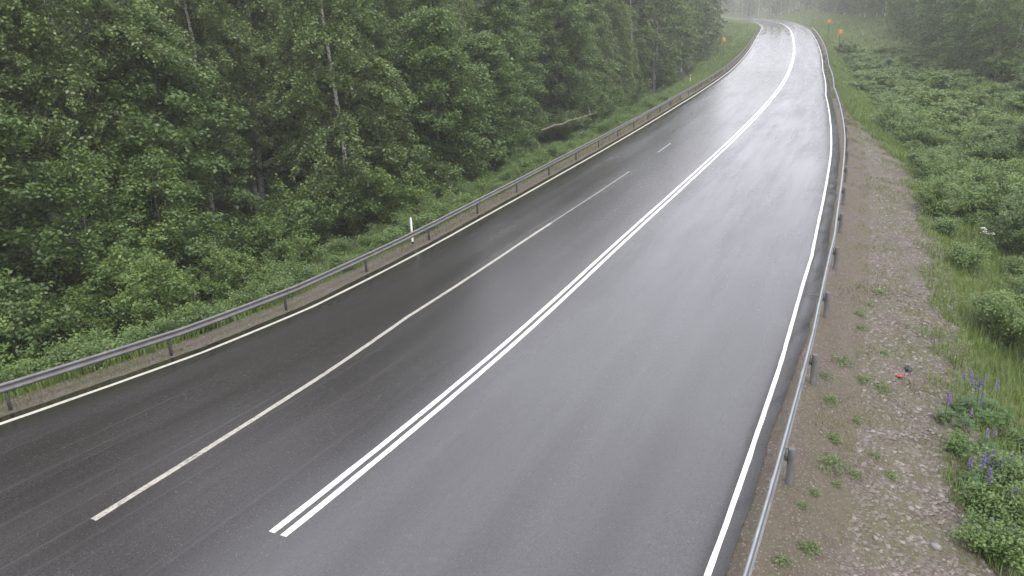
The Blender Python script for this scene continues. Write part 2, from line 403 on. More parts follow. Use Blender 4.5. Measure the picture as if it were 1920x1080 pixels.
# ------------------------------------------------------------------ guardrails
W_PROF = [(0, .705), (-.04, .715), (-.062, .675), (-.058, .645), (-.012, .605), (-.012, .565), (-.058, .525), (-.062, .495), (-.04, .445), (0, .452)]
def beam_mesh(s0, s1, dfun, side, H=.72, mat='steel', k=1.0):
    """w-beam facing the road; side=+1 stands right of the road"""
    m = MB(); s = np.arange(s0, s1 + .01, 1.0)
    pr = np.array(W_PROF); pr[:, 1] = (pr[:, 1] - .715) * k + H
    inner = pr.copy(); inner[:, 0] += .006
    loop = np.vstack([pr, inner[::-1], pr[:1]])
    rows = np.stack([pos(s, dfun(s) + side * p[0], 0) + np.array([0, 0, 1.]) * p[1] for p in loop], 1)
    m.grid(rows, flip=(side < 0))
    # lapped joints every 4 m: a second skin with bolt heads
    for q in np.arange(s0 + .8, s1, 4.0):
        ss_ = np.array([q - .16, q + .16]); pj = np.array(W_PROF); pj[:, 1] = (pj[:, 1] - .715) * k + H; pj[:, 0] -= .006
        m.grid(np.stack([pos(ss_, dfun(ss_) + side * p[0], 0) + np.array([0, 0, 1.]) * p[1] for p in pj], 1), flip=(side < 0))
        if s0 < q < 60:
            for ds in (-.1, .1):
                for hz in (.715 - .055 * k, .715 - .205 * k):
                    c = pos(q + ds, float(dfun(np.array([q + ds]))[0]) - side * .062, 0) + np.array([0, 0, hz + H - .715])
                    th = float(sv(TH, q)); X = np.array([math.cos(th), -math.sin(th), 0]) * side
                    m.tube([c, c - X * .02], .018, 6, 1)
    return m.mesh('beam', [M[mat], M['bolt']])
def ibeam(h, w, dep):
    m = MB()
    m.box((0, 0, h / 2), .006, dep, h); m.box((-w / 2, 0, h / 2), .007 + w * .1, dep * .98, h - .002)
    m.box((w / 2 - .02, dep / 2 - .003, h / 2 - .002), w * .5, .006, h - .004); m.box((w / 2 - .02, -dep / 2 + .003, h / 2 - .002), w * .5, .006, h - .004)
    return m
def guardrail(label, s0, s1, sp0, dfun, side, pme, pdd, zoff, *bm):
    p0 = pos(s0, float(dfun(np.array([s0]))[0]), 0)
    root = empty('guardrail', p0, 0, label, 'guardrail')
    bo = obj('beam', beam_mesh(s0, s1, dfun, side, *bm), root); bo.location = -np.array(p0)
    for q in np.arange(sp0, s1, 4.0):
        if q < s0: continue
        P = pos(q, float(dfun(np.array([q]))[0]) + side * pdd, 0)
        P[2] += zoff
        obj('post', pme, root, tuple(P - p0), -float(sv(TH, q)) + (math.pi if side < 0 else 0))
    return root
postL = MB(); postL.box((0, 0, .27), .065, .05, .70); postL.box((-.045, 0, .52), .035, .06, .14)
pmeL = postL.mesh('rail_post', M['post_steel'])
postR = MB(); postR.tube([(0, 0, -.1), (0, 0, .66), (0, 0, .672)], [.066, .066, .06], 8); postR.box((-.085, 0, .54), .05, .08, .2)
pmeR = postR.mesh('rail_post', M['post_wood'])
railL = guardrail('grey steel guardrail along the gravel on the forest side of the road', -13, 236, -4.40434 - 8, lambda s: -(sv(WL, s) + GL - .03), -1, pmeL, .07, -.05, .640, 'dull_steel', .78)
railR = guardrail('grey steel guardrail beside the stony gravel slope, seen from above', -11, 196, -.99845 - 8, lambda s: sv(WR, s) + GRR - .04, 1, pmeR, .12, -.03)

# ------------------------------------------------------------------ roadside furniture
def delineator(s, d, h, label, tip=None):
    p = pos(s, d, 0, True)
    r = empty('delineator_post', p, -float(sv(TH, s)), label, 'delineator')
    m = MB(); an = np.linspace(0, 2 * math.pi, 9)[:-1]
    m.tube([(0, 0, -.1), (0, 0, .12), (0, 0, h - .06), (.0, 0, h)], [.044, .044, .04, .03], 8)
    obj('post_body', m.mesh('post_body', M['white_plastic']), r)
    k = MB(); k.tube([(0, 0, -.08), (0, 0, .10)], .05, 8); obj('base', k.mesh('post_base', M['black_plastic']), r)
    if tip:
        k = MB(); k.tube([(0, 0, h - .3), (0, 0, h - .12)], .05, 8); obj('reflector', k.mesh('post_reflector', tip), r)
    return r
dl = at(785, 457)
delineator(dl[0], dl[1] - .15, 1.02, 'white plastic delineator post standing behind the guardrail near the birch trunk')
dl = at(1299, 158)
delineator(dl[0], dl[1] - .3, 1.1, 'small far marker post with yellow top just behind the guardrail', M['sign_yellow'])

def traffic_sign(s, d, h, rad, label):
    p = pos(s, d, 0, True); th = float(sv(TH, s))
    r = empty('traffic_sign', p, -th, label, 'traffic sign', 'round yellow road signs before the bend')
    m = MB(); m.tube([(0, .05, -.3), (0, .05, h + rad * .6)], .055, 8); obj('pole', m.mesh('sign_pole', M['post_steel']), r)
    def disc(r0, r1, y0, mat, nm, n=28):
        m = MB(); an = np.linspace(0, 2 * math.pi, n + 1)
        ca = np.stack([np.cos(an), 0 * an, np.sin(an)], 1)
        o = np.array([0, 0, h]); back = np.array([0, .018, 0])
        f0 = o + ca * r0 + np.array([0, y0, 0]); f1 = o + ca * r1 + np.array([0, y0, 0])
        m.grid(np.stack([f0 + back, f0, f1, f1 + back], 1)); return m.mesh(nm, mat)
    obj('border', disc(rad * .70, rad, -.02, M['sign_red'], 'sign_border'), r)
    fc = obj('sign_face', disc(.001, rad * .70, -.018, M['sign_yellow'], 'sign_face'), r)
    m = MB(); m.box((0, -.026, h + rad * .26), rad * .9, .006, rad * .24); m.box((0, -.026, h - rad * .30), rad * .8, .006, rad * .26)
    obj('pale_band', m.mesh('sign_band', M['sign_pale']), fc)
    return r
q = at(1355, 111); traffic_sign(q[0], q[1], 2.85, .42, 'round orange and yellow road sign on the grass bank left of the road')
q = at(1571, 112); SGN = (q[0], q[1]); traffic_sign(q[0], q[1], 3.75, .44, 'nearer of two round orange road signs right of the road, before the bend')
q = at(1551, 79); traffic_sign(q[0], q[1], 3.6, .42, 'farther, smaller orange road sign on the right bank at the bend')

# ------------------------------------------------------------------ foliage prototypes
def twig_leaves(A, B, n, r, sprd):
    """n leaf points along each twig A->B"""
    k = len(A); t = r.uniform(.05, 1.05, (k, n, 1)); P = A[:, None] + (B - A)[:, None] * t
    return (P + r.normal(size=(k, n, 3)) * sprd).reshape(-1, 3)
def tree_proto(kind, seed, H, R, base, nbr, ntw, nlf, lsize, bark, leafm, rtrunk, forks=1, lean=.03):
    r = np.random.default_rng(seed)
    trunk, crown = MB(), MB()
    allA, allB = [], []
    for fk in range(forks):
        n = 12; t = np.linspace(0, 1, n)
        az = r.uniform(0, 6.28); off = .25 * fk
        wx = np.cumsum(r.normal(size=n) * .035) * H * .12; wy = np.cumsum(r.normal(size=n) * .035) * H * .12
        px = off * math.cos(fk * 2.1) + wx + math.cos(az) * lean * H * t + .1 * fk * t * H * .3; py = off * math.sin(fk * 2.1) + wy + math.sin(az) * lean * H * t
        px -= wx[0]; py -= wy[0]
        T = np.stack([px, py, t * H - .35 * (t == 0)], 1)
        rad = rtrunk * (1 - t) ** .8 * (1 + .5 * np.exp(-t * 30)) * (.8 if fk else 1) + .012
        trunk.tube(T, rad, 8)
        for i in range(nbr // forks):
            tb = base + (.985 - base) * (i + r.uniform()) / (nbr // forks)
            o = np.array([np.interp(tb, t, T[:, k]) for k in range(3)])
            q = (tb - base) / (1 - base)
            if kind == 'birch': pf = (1 - q) ** .65 * (.55 + .45 * min(1, q * 4)); el, dr = 1.0, 1.15
            elif kind == 'broad': pf = (1 - q ** 2.2) ** .8 * (.7 + .3 * min(1, q * 3)); el, dr = .75, .62
            elif kind == 'spruce': pf = (1 - q) ** .9; el, dr = .05, .38
            else: pf = (1 - (2 * q - 1) ** 2) ** .5 * .9 + .1; el, dr = .55, .5
            L = R * pf * r.uniform(.7, 1.2) + .25
            a = i * 2.399 + r.uniform(-.4, .4) + fk
            u = np.linspace(0, 1, 6)
            hd = np.stack([np.cos(a + .3 * r.normal() * u), np.sin(a + .3 * r.normal() * u)], 1)
            e1 = el * r.uniform(.7, 1.3); d1 = dr * r.uniform(.7, 1.3)
            Z = L * (e1 * u - d1 * u * u)
            B = o + np.stack([hd[:, 0] * L * u, hd[:, 1] * L * u, Z], 1)
            rb = max(.008, rad[min(n - 1, int(tb * n))] * .24)
            crown.tube(B, np.linspace(rb, .006, 6), 4, 0, False)
            nt = max(2, int(ntw * (.35 + .65 * pf) * r.uniform(.7, 1.2)))
            ut = r.uniform(.10, 1.0, nt) ** .75
            A = np.stack([np.interp(ut, u, B[:, k]) for k in range(3)], 1)
            sg_ = r.choice([-1, 1], nt); ta = a + sg_ * r.uniform(.4, 1.2, nt)
            tl = (.28 + .30 * R * .33 * r.uniform(.6, 1.3, nt) * (1.15 - .4 * ut))
            if kind == 'birch': dz = -r.uniform(.2, 1.1, nt)
            elif kind == 'spruce': dz = -r.uniform(.15, .45, nt)
            else: dz = r.uniform(-.6, .35, nt)
            D = np.stack([np.cos(ta), np.sin(ta), dz], 1); D /= np.linalg.norm(D, axis=1, keepdims=True)
            allA.append(A); allB.append(A + D * tl[:, None])
    A = np.concatenate(allA); B = np.concatenate(allB)
    # fine twigs as thin slivers
    sel = r.permutation(len(A))[:min(len(A), 260)]
    for k in sel: crown.tube([A[k], B[k]], [.007, .004], 3, 0, False)
    if kind == 'spruce':
        P = twig_leaves(A, B, nlf, r, np.array([.05, .05, .03]))
        crown.leaves(P, lsize, .3, .5, .9, 1, r)
    elif kind == 'broad':
        P = twig_leaves(A, B, nlf, r, np.array([.14, .14, .11])); crown.leaves(P, lsize, .72, .85, .35, 1, r)
    elif kind == 'birch':
        P = twig_leaves(A, B, nlf, r, np.array([.08, .08, .09])); crown.leaves(P, lsize, .66, .62, .6, 1, r)
    else:
        P = twig_leaves(A, B, nlf, r, np.array([.16, .16, .12])); crown.leaves(P, lsize, .62, .9, .3, 1, r)
    return trunk.mesh(kind + '_trunk', M[bark], True), crown.mesh(kind + '_crown', [M['twig_bark'], M[leafm]])
PROTO = {}
PROTO['birch'] = [tree_proto('birch', 11 + i, 15 + i, 3.2 + .25 * i, (.14, .10, .16, .22)[i], 150, 16, 46, .125, 'birch_bark', 'birch_leaf', .115) for i in range(4)]
PROTO['twin_birch'] = [tree_proto('birch', 31 + i, 17, 3.2, (.36, .16)[i], 150, 14, 44, .125, 'birch_bark', 'birch_leaf', .13, 2, .045) for i in range(2)]
PROTO['broad'] = [tree_proto('broad', 51 + i, 8.5 + 1.7 * i, 2.7 + .3 * i, .07, 110, 15, 40, .155, 'grey_bark', 'broad_leaf', .12) for i in range(4)]
PROTO['young'] = [tree_proto('broad', 61 + i, 5.0 + .8 * i, 1.7 + .2 * i, .08, 50, 11, 34, .13, 'grey_bark', 'mid_leaf', .06) for i in range(3)]
PROTO['far_birch'] = [tree_proto('birch', 71 + i, 15 + 1.5 * i, 3.5, .08, 66, 10, 30, .23, 'birch_bark', 'birch_leaf', .13) for i in range(3)]
PROTO['far_broad'] = [tree_proto('broad', 81 + i, 13 + 1.5 * i, 3.5, .06, 60, 11, 26, .26, 'grey_bark', 'broad_leaf', .14) for i in range(3)]
PROTO['spruce'] = [tree_proto('spruce', 91 + i, 19 + i, 3.0, .06, 150, 13, 18, .22, 'pine_bark', 'needle', .18, 1, .005) for i in range(2)]
PROTO['pine'] = [tree_proto('spruce', 95 + i, 21 + i, 2.4, .34, 80, 11, 18, .25, 'pine_bark', 'needle', .20, 1, .01) for i in range(3)]
def shrub_proto(seed, H, R, nst, nlf, lsize, leafm, upr=.55):
    r = np.random.default_rng(seed); st, fo = MB(), MB(); As, Bs = [], []
    for i in range(nst):
        a = r.uniform(0, 6.28); rr = R * math.sqrt(r.uniform(.02, 1)); h = H * (1 - .45 * (rr / R) ** 2) * r.uniform(.7, 1.1)
        u = np.linspace(0, 1, 5)
        B = np.stack([math.cos(a) * rr * u ** 1.3, math.sin(a) * rr * u ** 1.3, h * u ** .85 - .1 * (u == 0)], 1)
        st.tube(B, np.linspace(.018, .005, 5), 4, 0, False)
        nt = int(5 + 6 * h)
        ut = r.uniform(.15, 1, nt); A = np.stack([np.interp(ut, u, B[:, k]) for k in range(3)], 1)
        D = r.normal(size=(nt, 3)); D[:, 2] = D[:, 2] * .4 + .15; D /= np.linalg.norm(D, axis=1, keepdims=True)
        As.append(A); Bs.append(A + D * r.uniform(.2, .55, nt)[:, None] * min(1, H / 2 + .3))
    A = np.concatenate(As); B = np.concatenate(Bs)
    P = twig_leaves(A, B, nlf, r, np.array([.09, .09, .07])); P = P[P[:, 2] > .03]
    fo.leaves(P, lsize, .62, .85, .3, 0, r)
    return st.mesh('shrub_stems', M['grey_bark']), fo.mesh('shrub_foliage', M[leafm])
PROTO['shrub'] = [shrub_proto(101 + i, 2.3 + .25 * i, 1.5, 15, 30, .115, 'shrub_leaf') for i in range(4)]
PROTO['dark_shrub'] = [shrub_proto(111 + i, 2.6 + .3 * i, 1.7, 15, 30, .12, 'broad_leaf') for i in range(3)]
PROTO['far_shrub'] = [shrub_proto(121 + i, 2.0 + .4 * i, 1.9, 14, 16, .21, 'shrub_leaf') for i in range(3)]
PROTO['herb'] = [shrub_proto(131 + i, .8 + .15 * i, .95, 22, 20, .085, 'herb_leaf') for i in range(4)]

TREE_N = {'birch': 'birch_tree', 'twin_birch': 'birch_tree', 'far_birch': 'birch_tree', 'broad': 'broadleaf_tree', 'young': 'young_tree', 'far_broad': 'broadleaf_tree', 'spruce': 'spruce_tree', 'pine': 'pine_tree'}
def tree(kind, s, d, label, group=None, sc=1.0, rz=None, var=None):
    t = PROTO[kind]; k = rng.integers(len(t)) if var is None else var
    p = pos(s, d, 0, True)
    r = empty(TREE_N[kind], p, rng.uniform(0, 6.28) if rz is None else rz, label, 'tree', group, sc)
    obj('trunk', t[k][0], r); obj('crown', t[k][1], r); return r
def bush(kind, s, d, label, group=None, sc=1.0, var=None, name='bush', cat='bush'):
    t = PROTO[kind]; k = rng.integers(len(t)) if var is None else var
    r = empty(name, pos(s, d, 0, True), rng.uniform(0, 6.28), label, cat, group, sc)
    obj('stems', t[k][0], r); obj('foliage', t[k][1], r); return r
taken = []
def proj(s, d):
    q = pos(s, d, 0, True) - np.array([0, 0, CAM_H]); w_ = max(.5, float(q @ fwd))
    return 960 + F_PX * float(q @ RT) / w_, 540 - F_PX * float(q @ UP) / w_
def zone(s, d):
    """where along the scene a plant stands, told by its neighbours"""
    u, v = proj(s, d)
    if d < 0:
        for lim, tx in ((130, 'at the left picture edge'), (300, 'near the leaning twin birch'), (420, 'near the bare white birch trunk'), (540, 'below the dark gap of the twin birch'), (650, 'just left of the tall birch'),
                        (780, 'near the delineator post'), (880, 'just right of the delineator post'), (1000, 'left of the fallen branch'), (1110, 'near the fallen branch'), (1220, 'beyond the fallen branch'), (1300, 'short of the yellow marker post')):
            if u < lim: return tx
        return 'by the far left road sign'
    for lim, tx in ((720, 'beside the lupins'), (560, 'uphill of the lupins'), (470, 'below the white umbels'), (370, 'around the white umbels'), (290, 'above the white umbels'), (230, 'halfway up the thicket'), (180, 'in the upper thicket'), (130, 'at the top of the thicket')):
        if v > lim: return tx
    return 'toward the right road signs'
def free(s, d, m):
    if all((s - a) ** 2 + (d - b) ** 2 > m * m for a, b in taken): taken.append((s, d)); return True
    return False

# single trees the photograph lets one point at
for kind, u, v, z, lab, sc, rz, var in [
    ('birch', 662, 432, 0, 'tall leafy birch with a pale trunk, nearest the guardrail, behind the white delineator post', 1.08, .6, 1),
    ('birch', 405, 446, 0, 'birch with a white bare lower trunk standing above the light green bushes', .98, 2.0, 3),
    ('birch', 449, 402, 0, 'slender birch just behind the white trunk above the light bushes', .9, 4.0, 0),
    ('twin_birch', 497, 390, 0, 'tall twin stemmed birch with white trunks rising in the dark gap of the forest', 1.1, 1.0, 0),
    ('twin_birch', 152, 470, 0, 'leaning twin stemmed birch near the left edge of the forest', 1.0, 2.6, 1)]:
    s, d = at(u, v); taken.append((s, d)); tree(kind, s, d, lab, None, sc, rz, var)
s, d = at(1112, 176); taken.append((s, d)); tree('far_birch', s, d, 'thin pale trunked birch at the hazy forest edge above the far guardrail', None, 1, None, 1)

NAMED = [(-6, -17.5, 'broad', 'dark leafy tree at the far left edge of the picture'),
         (1.5, -18.5, 'broad', 'rounded broadleaf tree between the leaning twin birch and the left picture edge'),
         (25, -14.6, 'broad', 'dense broadleaf tree right of the tall birch by the guardrail'),
         (31, -14.6, 'broad', 'dark layered broadleaf tree over the verge, middle of the left forest edge'),
         (36.5, -16.4, 'broad', 'broadleaf tree just left of the bare fallen branch'),
         (50, -16.8, 'broad', 'layered green tree overhanging the verge right of the bare fallen branch')]
VIEW = []                                    # keep the sight of the pale lower trunks open
for (s, d) in taken[1:4]:
    p = pos(s, d, 0, True); VIEW.append((math.atan2(p[0], p[1]), math.hypot(p[0], p[1])))
def blocks(s, d, rad):
    p = pos(s, d, 0, True); b = math.atan2(p[0], p[1]); D = math.hypot(p[0], p[1])
    return any(D < D0 - .5 and abs(b - b0) < rad / D for b0, D0 in VIEW)
for s, d, kd, lab in NAMED: taken.append((s, d)); tree(kd, s, d, lab, None, 1.0)
G1 = 'trees of the left forest behind the front row'
for row, (d0, d1, step, smax) in enumerate([(-15, -18, 3.0, 70), (-19.5, -24, 3.1, 110), (-26, -31, 4.0, 120), (-34, -40, 4.4, 120)]):
    for s in np.arange(-16, smax, step):
        s_ = s + rng.uniform(-1.2, 1.2); d_ = rng.uniform(d1, d0)
        if row == 0 and (abs(s_ - 16) < 2.5): continue
        if 6 < s_ < 13 and -33 < d_ < -25 and row > 0: continue
        if row == 0 and 36 < s_ < 46: continue
        if blocks(s_, d_, .5 if row == 0 else .9): continue
        if not free(s_, d_, 2.6): continue
        kd = ('young' if rng.uniform() < .8 else 'broad') if row == 0 and s_ < 22 else ('broad' if rng.uniform() < .33 else 'birch') if row < 2 else ('far_birch' if rng.uniform() < .25 else 'spruce' if rng.uniform() < .65 else 'far_broad')
        if row == 1 and rng.uniform() < .15: kd = 'spruce'
        lab = {'young': 'young leafy tree rising from the undergrowth', 'birch': 'birch in the dense left forest', 'broad': 'broadleaf tree in the dense left forest', 'spruce': 'dark spruce deep in the left forest',
               'far_birch': 'birch deep in the shaded left forest', 'far_broad': 'broadleaf tree deep in the shaded left forest'}[kd]
        z_ = zone(s_, d_); tree(kd, s_, d_, lab + ', ' + z_, G1 + ', ' + lab + ', ' + z_, rng.uniform(.85, 1.15))
for d0, d1, step in ((-15.5, -18.5, 4.2), (-20, -26, 5.0), (-28, -36, 7)):
    for s in np.arange(68, 150, step):
        s_ = s + rng.uniform(-1.5, 1.5); d_ = rng.uniform(d1, d0)
        if not free(s_, d_, 3): continue
        kd = 'far_birch' if rng.uniform() < .62 else 'far_broad'
        lab = 'hazy ' + ('birch' if kd == 'far_birch' else 'broadleaf tree') + ' of the far left forest'
        z_ = zone(s_, d_); tree(kd, s_, d_, lab + ', ' + z_, 'trees of the hazy far left forest, ' + kd.replace('_', ' ') + ', ' + z_, rng.uniform(.85, 1.15))
for d0, d1, step in ((-17, -22, 4.5), (-24, -30, 5.0), (-32, -42, 7)):
    for s in np.arange(150, 262, step):
        s_ = s + rng.uniform(-1.8, 1.8); d_ = rng.uniform(d1, d0) - 2.5
        if not free(s_, d_, 2.6): continue
        tree('pine', s_, d_, 'tall dark pine with bare trunk in the stand left of the far bend', 'dark pines left of the bend', rng.uniform(.85, 1.15))
# right hand forest
for d0, d1, step, s0 in ((17, 20, 4.6, 78), (22, 27, 4.6, 62), (29, 37, 4.5, 50)):
    for s in np.arange(s0, 150, step):
        s_ = s + rng.uniform(-1.5, 1.5); d_ = rng.uniform(d0, d1)
        if not free(s_, d_, 3): continue
        kd = rng.choice(['far_birch', 'far_broad', 'far_broad', 'far_broad', 'far_broad'])
        lab = ('birch' if 'birch' in kd else 'broadleaf tree') + ' in the right forest behind the thicket'
        z_ = zone(s_, d_); tree(str(kd), s_, d_, lab + ', ' + z_, 'trees of the right forest, ' + lab.split(' in')[0] + ', ' + z_, rng.uniform(.6, .95))
for d0, d1, step in ((16, 20, 5.0), (22, 30, 6.5), (33, 45, 9)):
    for s in np.arange(150, 330, step):
        s_ = s + rng.uniform(-1.5, 1.5); d_ = rng.uniform(d0, d1)
        if not free(s_, d_, 3): continue
        kd = rng.choice(['far_birch', 'far_broad', 'spruce'])
        lab = {'far_birch': 'pale hazy birch', 'far_broad': 'pale hazy broadleaf tree', 'spruce': 'hazy spruce'}[str(kd)] + ' on the bank right of the bend'
        tree(str(kd), s_, d_, lab, 'trees right of the bend, ' + lab.split(' on')[0], rng.uniform(.85, 1.1))

# the wood that closes the view beyond the bend and behind the rows: one mass
def forest_mass(name, spots, label):
    vs, fs, ms, off = [], [], [], 0
    lib = []
    for kd in ('far_birch', 'far_broad', 'spruce'):
        for tr_, cr_ in PROTO[kd][:2]:
            for me in (tr_, cr_):
                n = len(me.vertices); co = np.empty(n * 3, np.float32); me.vertices.foreach_get('co', co)
                q = np.array([list(p.vertices) for p in me.polygons if len(p.vertices) == 4]); mi = np.array([p.material_index for p in me.polygons if len(p.vertices) == 4])
                mm = np.array([MM.index(me.materials[j].name) for j in range(len(me.materials))])[mi]
                lib.append((kd, co.reshape(-1, 3), q, mm))
    m = MB()
    for s, d, sc in spots:
        k = int(rng.integers(6)) * 2; a = rng.uniform(0, 6.28); ca, sa = math.cos(a), math.sin(a); p = pos(s, d, 0, True)
        for j in (k, k + 1):
            co, q, mm = lib[j][1:]
            step = 1 if j == k else 3                       # every third leaf, larger
            if j > k:
                lf = q[mm != MM.index('twig_bark')]
            w = co * sc; w = np.stack([w[:, 0] * ca - w[:, 1] * sa, w[:, 0] * sa + w[:, 1] * ca, w[:, 2]], 1) + p
            for mi_ in np.unique(mm):
                qq = q[mm == mi_]
                if j > k and len(qq) > 600:
                    qq = qq[::2]
                m.f4.append(qq + m.n); m.m4.append(np.full(len(qq), mi_))
            m.v.append(w); m.n += len(w)
    o = obj(name, m.mesh(name, [bpy.data.materials[x] for x in MM])); return tag(o, label, 'forest', kind='stuff')
MM = ['birch_bark', 'twig_bark', 'grey_bark', 'pine_bark', 'birch_leaf', 'broad_leaf', 'needle']
spots = [(s + rng.uniform(-3, 3), rng.uniform(10, 20), rng.uniform(.9, 1.2)) for s in np.arange(336, 470, 4.5)] + \
        [(s + rng.uniform(-3, 3), rng.uniform(22, 45), rng.uniform(.9, 1.2)) for s in np.arange(336, 480, 6)]
spots += [(s + rng.uniform(-2, 2), -rng.uniform(46, 62), rng.uniform(1.1, 1.4)) for s in np.arange(-34, 120, 1.8)]
spots += [(s + rng.uniform(-2, 2), -rng.uniform(66, 88), rng.uniform(1.3, 1.6)) for s in np.arange(-44, 60, 2.6)]
spots += [(s + rng.uniform(-2, 2), rng.uniform(40, 60), rng.uniform(1.0, 1.3)) for s in np.arange(30, 190, 3.6)]
forest_mass('far_forest', spots, 'dim wood closing the view beyond the bend and behind the front trees')

# ------------------------------------------------------------------ bushes
for u, v, kd, sc, lab in [
    (40, 690, 'shrub', .95, 'light green bush at the left picture edge, just behind the guardrail'),
    (130, 655, 'shrub', .8, 'small light bush in front of the leaning twin birch, close to the guardrail'),
    (215, 622, 'shrub', 1.05, 'bright green maple like bush standing out among the bushes behind the left guardrail'),
    (300, 590, 'dark_shrub', .9, 'dark bush between the bright green bush and the white flowering herbs'),
    (395, 556, 'shrub', .85, 'round green bush below the bare white birch trunk'),
    (470, 510, 'shrub', 1.15, 'tall light green bush right of the white birch trunk'),
    (560, 468, 'shrub', 1.1, 'light bush left of the tall birch by the guardrail'),
    (520, 505, 'shrub', .8, 'low bush above the guardrail, left of the white delineator post')]:
    s, d = at(u, v); bush(kd, s, d, lab, None, sc)
GB = 'bushes of the left undergrowth'
for s in np.arange(-9, 24, 2.2):
    for d0 in (-12.6, -15.2, -18.8):
        if rng.uniform() < .12: continue
        s_, d_ = s + rng.uniform(-.8, .8), d0 + rng.uniform(-.9, .9)
        if abs(s_ - 14.5) < 2.0 and d_ > -14.5: continue
        dark = d0 < -14
        if dark and blocks(s_, d_, .5): continue
        bush('dark_shrub' if dark and rng.uniform() < .6 else 'shrub', s_, d_, ('leafy bush behind the left guardrail, ' if not dark else 'shaded bush under the left forest trees, ') + zone(s_, d_), GB + (' in the shade, ' if dark else ' near the rail, ') + zone(s_, d_), rng.uniform(.7, 1.25))
for s in np.arange(23, 68, 2.1):
    for d0 in (-13.2, -15.5):
        if rng.uniform() < .15 or (d0 > -14 and 34 < s < 43): continue
        s_, d_ = s + rng.uniform(-.8, .8), d0 - .012 * s + rng.uniform(-.6, .6); z_ = zone(s_, d_)
        bush('dark_shrub' if rng.uniform() < .65 else 'shrub', s_, d_, 'dark bush along the foot of the left forest edge, ' + z_, 'bushes at the foot of the left forest edge, ' + z_, rng.uniform(.55, 1.1))
for s in np.arange(66, 200, 4.2):
    for d0 in (-14.2, -17.0):
        if rng.uniform() < .2: continue
        s_, d_ = s + rng.uniform(-1, 1), d0 + rng.uniform(-1.2, 1.2); z_ = zone(s_, d_)
        bush('far_shrub', s_, d_, 'hazy bush on the far left verge, ' + z_, 'hazy bushes along the far left verge, ' + z_, rng.uniform(.35, .85) * (1.1 if d0 < -15 else .8))
# right side thicket
for u, v, kd, sc, lab in [
    (1895, 655, 'shrub', .62, 'dense low bush at the right picture edge, above the lupins'),
    (1745, 405, 'shrub', .5, 'small round bush at the edge of the stony gravel, uphill of the lupins'),
    (1880, 480, 'dark_shrub', .7, 'dark green bush at the right picture edge beside the white flowers'),
    (1915, 330, 'dark_shrub', .9, 'tall dark bush at the right picture edge in front of the forest')]:
    s, d = at(u, v); bush(kd, s, d, lab, None, sc)
for s in np.concatenate([np.arange(8, 46, 1.7), np.arange(46, 122, 2.8)]):
    for d0 in (11.2, 12.9, 14.8, 17.0, 20.5, 24.0):
        if d0 > 20 and s < 34: continue
        s_ = s + rng.uniform(-1.1, 1.1); far = s_ > 45
        bb = d0 + rng.uniform(-1.0, 1.0) + np.interp(s_, [0, 20, 40, 70, 120], [1.8, .4, -1.5, -3.2, -3.4])
        if s_ < 22 and bb < 13: continue
        z_ = zone(s_, bb); q = rng.uniform()
        if far:
            bush('far_shrub', s_, bb, 'hazy bush of the thicket right of the far guardrail, ' + z_, 'bushes of the right thicket, far, ' + z_, rng.uniform(.5, .95) * np.array([1.35, 1.35, rng.uniform(.6, 1.0)]))
        elif q < .30:
            bush('herb', s_, bb, 'tall leafy herb growing between the bushes of the right slope, ' + z_, 'tall herbs between the right bushes, ' + z_, rng.uniform(1.0, 1.7), None, 'herb_plant', 'plant')
        elif q < .34: continue
        else:
            bush('shrub' if q < .85 else 'dark_shrub', s_, bb, ('green bush' if q < .85 else 'darker green bush') + ' of the thicket on the right slope, ' + z_, 'bushes of the right thicket, ' + ('light, ' if q < .85 else 'dark, ') + z_, rng.uniform(.35, .9) * np.array([1.4, 1.4, rng.uniform(.75, 1.25)]) * (1.1 if d0 > 14 else .85))

# ------------------------------------------------------------------ grass, herbs, gravel (what nobody could count)
def blades(n, s0, s1, dfun, hgt, wid, mats, dens=None, name='grass', label=None):
    s = s0 + (s1 - s0) * rng.uniform(size=n) ** 1.5
    lo, hi = dfun(s); d = lo + (hi - lo) * rng.uniform(size=n)
    if dens is not None:
        k = rng.uniform(size=n) < dens(s, d); s, d = s[k], d[k]; n = len(s)
    P = pos(s, d, -.01, True)
    a = rng.uniform(0, 6.28, n); sc = (1 + np.clip((s - 15) / 55, 0, 3))
    h = hgt * rng.uniform(.5, 1.4, n) * np.clip(sc, 1, 1.5); w = wid * sc
    dx = np.stack([np.cos(a), np.sin(a), 0 * a], 1); ln = np.stack([-np.sin(a), np.cos(a), 0 * a], 1) * (h * rng.uniform(.1, .7, n))[:, None]
    mid = P + ln * .35 + np.array([0, 0, 1.]) * (h * .62)[:, None]; tip = P + ln + np.array([0, 0, 1.]) * (h * .95)[:, None]
    v = np.stack([P - dx * w[:, None] / 2, P + dx * w[:, None] / 2, mid + dx * w[:, None] * .35, tip, mid - dx * w[:, None] * .35], 1)
    m = MB(); i = np.arange(n) * 5
    m.add(v.reshape(-1, 3), np.stack([i, i + 1, i + 2, i + 4], 1)); m.f3.append(np.stack([i + 4, i + 2, i + 3], 1)); m.m3.append(np.zeros(n))
    return tag(obj(name, m.mesh(name, mats)), label, 'grass', kind='stuff')
blades(60000, -13, 130, lambda s: (-(sv(WL, s) + 5.0 + ss(60, 140, s) * 3), -(sv(WL, s) + 1.25)), .30, .020, M['grass'], None, 'grass', 'green grass strip behind the left guardrail')
blades(7000, -13, 90, lambda s: (-(sv(WL, s) + 1.3), -(sv(WL, s) + .55)), .11, .016, M['dry_grass'], lambda s, d: ss(.05, .5, wob(s, d, .35, 2) + .25 * wob(s, d, 2, 1) + np.clip((s - 12) / 60, 0, .4)), 'grass', 'sparse dry grass in the gravel under the left guardrail')
